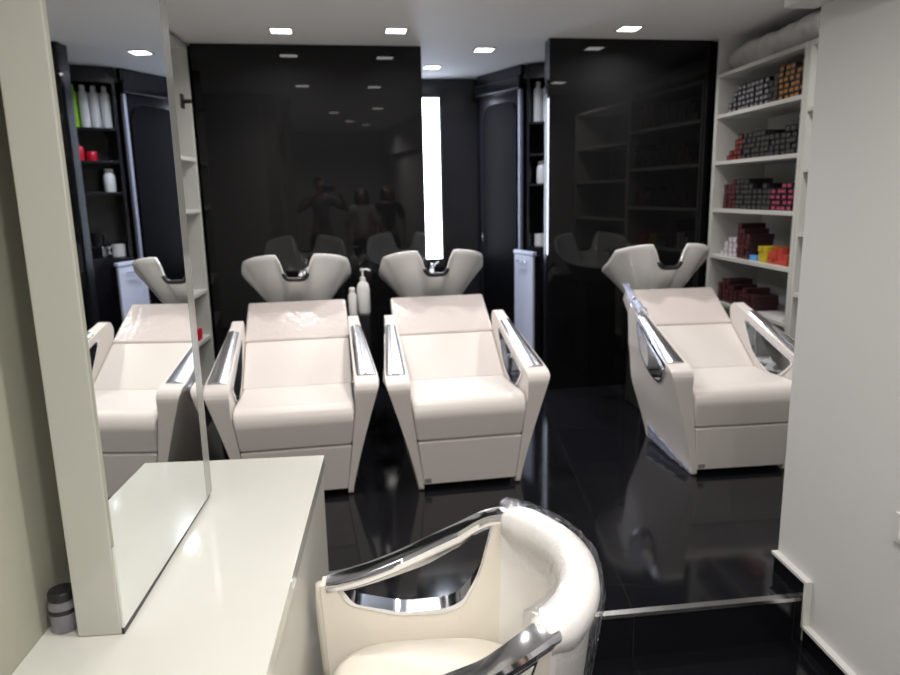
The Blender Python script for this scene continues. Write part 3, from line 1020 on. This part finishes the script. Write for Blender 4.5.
# seat
def seat_outline(sc, n=40):
    out = []
    for k in range(n):
        a = 2*PI*k/n
        c, s_ = math.cos(a), math.sin(a)
        x = 0.215*math.copysign(abs(c)**0.6, c)*sc
        y = (0.25*math.copysign(abs(s_)**0.6, s_))*sc-0.10
        out.append((x, y))
    return out
v, f = [], []
rows_ = [(0.90, 0.335), (0.98, 0.345), (1.0, 0.375), (1.0, 0.425), (0.97, 0.45), (0.88, 0.463), (0.6, 0.468), (0.2, 0.47)]
for sc, z in rows_:
    for (x, y) in seat_outline(sc):
        v.append((x, y, z))
n = 40
for i in range(len(rows_)-1):
    for k in range(n):
        f.append((i*n+k, i*n+(k+1) % n, (i+1)*n+(k+1) % n, (i+1)*n+k))
f.append(tuple(range(n))); f.append(tuple(range((len(rows_)-1)*n, len(rows_)*n)))
link('seat', from_pd(v, f), M['leather_cream'], fc, smooth=True)
prism('under_seat', [(x*0.95, y) for x, y in seat_outline(0.95)], 0.28, 0.334, M['darkpl'], fc)
lathe('column', [(0.0, 0.03), (0.045, 0.03), (0.045, 0.15), (0.03, 0.152), (0.03, 0.2795)], M['chrome'], fc, loc=(0, -0.03, 0))
lathe('base', [(0.0, 0.0008), (0.235, 0.0008), (0.24, 0.006), (0.22, 0.014), (0.06, 0.029)], M['chrome'], fc, loc=(0, -0.03, 0), seg=48)

# small white plate on the right wall
sw = empty('light_switch', (1.43, 1.88, 0.24))
sw.location = (1.4295, 1.735, 0.482)
box('switch_plate', -0.012, -0.0005, -0.045, 0.045, -0.045, 0.045, M['trim'], sw, bevel=0.003)
box('rocker', -0.016, -0.0122, -0.02, 0.02, -0.03, 0.03, M['whitepl'], sw, bevel=0.002)
tag(sw, 'small white wall plate on the right wall at the picture edge', 'wall plate')

# ------------------------------------------------------------ entrance behind the camera (mirrored in the black glass)
dd = struct(box('door_1', -1.25, -0.85, -3.298, -3.25, LOW+0.001, 2.05, M['darkpl'], bevel=0.004))

def skin_mesh(name, chains, m, parent, sub=2):
    """chains: list of lists of (point, radius); first point of later chains may repeat an earlier point"""
    verts, radii, edges, idx = [], [], [], {}
    for c in chains:
        prev = None
        for (p, r) in c:
            k = tuple(round(x, 4) for x in p)
            if k not in idx:
                idx[k] = len(verts)
                verts.append(p); radii.append(r)
            i = idx[k]
            if prev is not None and prev != i:
                edges.append((prev, i))
            prev = i
    me = bpy.data.meshes.new(name)
    me.from_pydata(verts, edges, [])
    o = bpy.data.objects.new(name, me)
    COL.objects.link(o)
    o.modifiers.new('skin', 'SKIN')
    sm = o.modifiers.new('sub', 'SUBSURF')
    sm.levels = sub; sm.render_levels = sub
    bpy.context.view_layer.update()
    if not me.skin_vertices:
        me.attributes  # noqa
        bm = bmesh.new(); bm.from_mesh(me); bm.verts.layers.skin.verify(); bm.to_mesh(me); bm.free()
    for i, r in enumerate(radii):
        rr_ = r if isinstance(r, tuple) else (r, r)
        me.skin_vertices[0].data[i].radius = rr_
        me.skin_vertices[0].data[i].use_root = (i == 0)
    dg = bpy.context.evaluated_depsgraph_get()
    ev = o.evaluated_get(dg)
    nm = bpy.data.meshes.new_from_object(ev)
    bpy.data.objects.remove(o)
    return link(name, nm, m, parent, smooth=True)

def person(loc, rz, H, hands, top, label, hairlong=False, group=None):
    k = H/1.75
    r = empty('person', loc, rz)
    tag(r, label, 'person')
    def P(x, y, z):
        return (x*k, y*k, z*k)
    body = [[(P(0, 0, 0.98), 0.12*k), (P(0, 0.0, 1.15), 0.115*k), (P(0, 0, 1.30), 0.13*k), (P(0, -0.01, 1.42), 0.10*k), (P(0, 0.0, 1.50), 0.052*k), (P(0, 0.02, 1.56), 0.055*k), (P(0, 0.035, 1.63), (0.082*k, 0.095*k)), (P(0, 0.03, 1.70), 0.068*k)]]
    shirt = [[(P(0, 0, 0.93), 0.135*k), (P(0, 0, 1.15), 0.128*k), (P(0, 0, 1.30), 0.145*k), (P(0, -0.01, 1.42), 0.105*k)]]
    for i, s in enumerate((-1, 1)):
        sh = P(s*0.18, -0.01, 1.41)
        el, wr = hands[i][0], hands[i][1]
        fd = Vector(hands[i][2]).normalized()
        cd = Vector(hands[i][3]).normalized()       # across the palm
        el, wr = P(*el), P(*wr)
        palm = Vector(wr)+fd*0.05*k
        body.append([(P(0, -0.01, 1.42), 0.1*k), (sh, 0.06*k), (el, 0.042*k), (wr, 0.026*k), (tuple(palm), (0.036*k, 0.018*k))])
        mid = Vector(sh).lerp(Vector(el), 0.75)
        shirt.append([(P(0, -0.01, 1.42), 0.105*k), (sh, 0.075*k), (tuple(mid), 0.062*k)])
        curl = fd.cross(cd)
        for q, ln in enumerate((0.068, 0.078, 0.074, 0.058)):
            b0 = palm+cd*(-0.027+0.018*q)*k+fd*0.03*k
            b1 = b0+fd*ln*0.5*k
            b2_ = b1+(fd*0.7+curl*0.5).normalized()*ln*0.5*k
            body.append([(tuple(palm), (0.036*k, 0.018*k)), (tuple(b0), 0.010*k), (tuple(b1), 0.0088*k), (tuple(b2_), 0.0075*k)])
        t0 = palm-cd*0.035*k-fd*0.01*k
        t1 = t0-cd*0.018*k+fd*0.03*k
        t2 = t1+fd*0.028*k
        body.append([(tuple(palm), (0.036*k, 0.018*k)), (tuple(t0), 0.011*k), (tuple(t1), 0.0095*k), (tuple(t2), 0.008*k)])
        body.append([(P(0, 0, 0.98), 0.12*k), (P(s*0.095, 0, 0.90), 0.095*k), (P(s*0.11, 0.01, 0.50), 0.058*k), (P(s*0.115, -0.02, 0.30), 0.056*k), (P(s*0.12, -0.02, 0.085), 0.038*k), (P(s*0.125, 0.04, 0.045), 0.040*k), (P(s*0.135, 0.14, 0.034), 0.032*k)])
    skin_mesh('body', body, M['skin'], r)
    skin_mesh('top', shirt, M[top], r)
    tr = [[(P(0, 0, 1.0), 0.135*k), (P(0, 0, 0.93), 0.13*k)]]
    for s in (-1, 1):
        tr.append([(P(0, 0, 0.93), 0.13*k), (P(s*0.097, 0, 0.85), 0.105*k), (P(s*0.11, 0.01, 0.50), 0.073*k), (P(s*0.12, -0.02, 0.10), 0.058*k)])
    skin_mesh('trousers', tr, M['dark_cloth'], r)
    hr = [[(P(0, -0.01, 1.735), 0.07*k), (P(0, -0.03, 1.69), (0.125 if hairlong else 0.10)*k), (P(0, -0.045, 1.62), (0.13 if hairlong else 0.08)*k)]]
    if hairlong:
        hr[0] += [(P(0, -0.07, 1.50), 0.14*k), (P(0, -0.085, 1.36), 0.11*k)]
    skin_mesh('hair', hr, M['hair'], r)
    # face: eyes, nose, ears
    for s in (-1, 1):
        e = lathe('eye', [(0.0, -0.011*k), (0.008*k, -0.008*k), (0.011*k, 0), (0.008*k, 0.008*k), (0.0, 0.011*k)], M['dark_cloth'], r, seg=10)
        e.location = P(s*0.03, 0.118, 1.64)
        e2 = tube('ear', [P(s*0.082, 0.02, 1.61), P(s*0.09, 0.01, 1.635), P(s*0.085, 0.02, 1.655)], 0.012*k, M['skin'], r, seg=8)
    tube('nose', [P(0, 0.12, 1.645), P(0, 0.138, 1.61), P(0, 0.128, 1.60)], [0.009*k, 0.014*k, 0.01*k], M['skin'], r, seg=8)
    tube('mouth', [P(-0.022, 0.114, 1.573), P(0, 0.121, 1.572), P(0.022, 0.114, 1.573)], 0.005*k, M['red'], r, seg=8)
    return r
person((-0.10, -0.42, LOW), 0, 1.82, [((-0.33, 0.06, 1.26), (-0.05, 0.245, 1.52), (0.5, 0.4, 0.35), (0.2, 0.3, -0.8)), ((0.38, 0.05, 1.27), (0.25, 0.245, 1.52), (-0.5, 0.4, 0.35), (-0.2, 0.3, -0.8))], 'shirt',
       'person in a grey shirt holding up a phone, mirrored in the wide black panel')
ph = box('phone', -0.075, 0.075, -0.004, 0.004, -0.037, 0.037, M['darkpl'], bevel=0.004)
ph.location = (0.0, -0.062, 1.47)
tag(ph, 'dark phone held up sideways by the person in the grey shirt', 'phone')
dn = [((-0.26, -0.02, 1.12), (-0.24, 0.10, 0.90), (0, 0.3, -1), (0, 1, 0.3)), ((0.26, -0.02, 1.12), (0.24, 0.10, 0.90), (0, 0.3, -1), (0, 1, 0.3))]
person((0.52, -0.45, LOW), 0.15, 1.64, dn, 'white_shirt', 'person in a white top with dark hair beside the one holding the phone', True)
person((0.98, -0.75, LOW), 0.1, 1.68, dn, 'dark_cloth', 'person in dark clothes with long hair standing near the right wall', True)
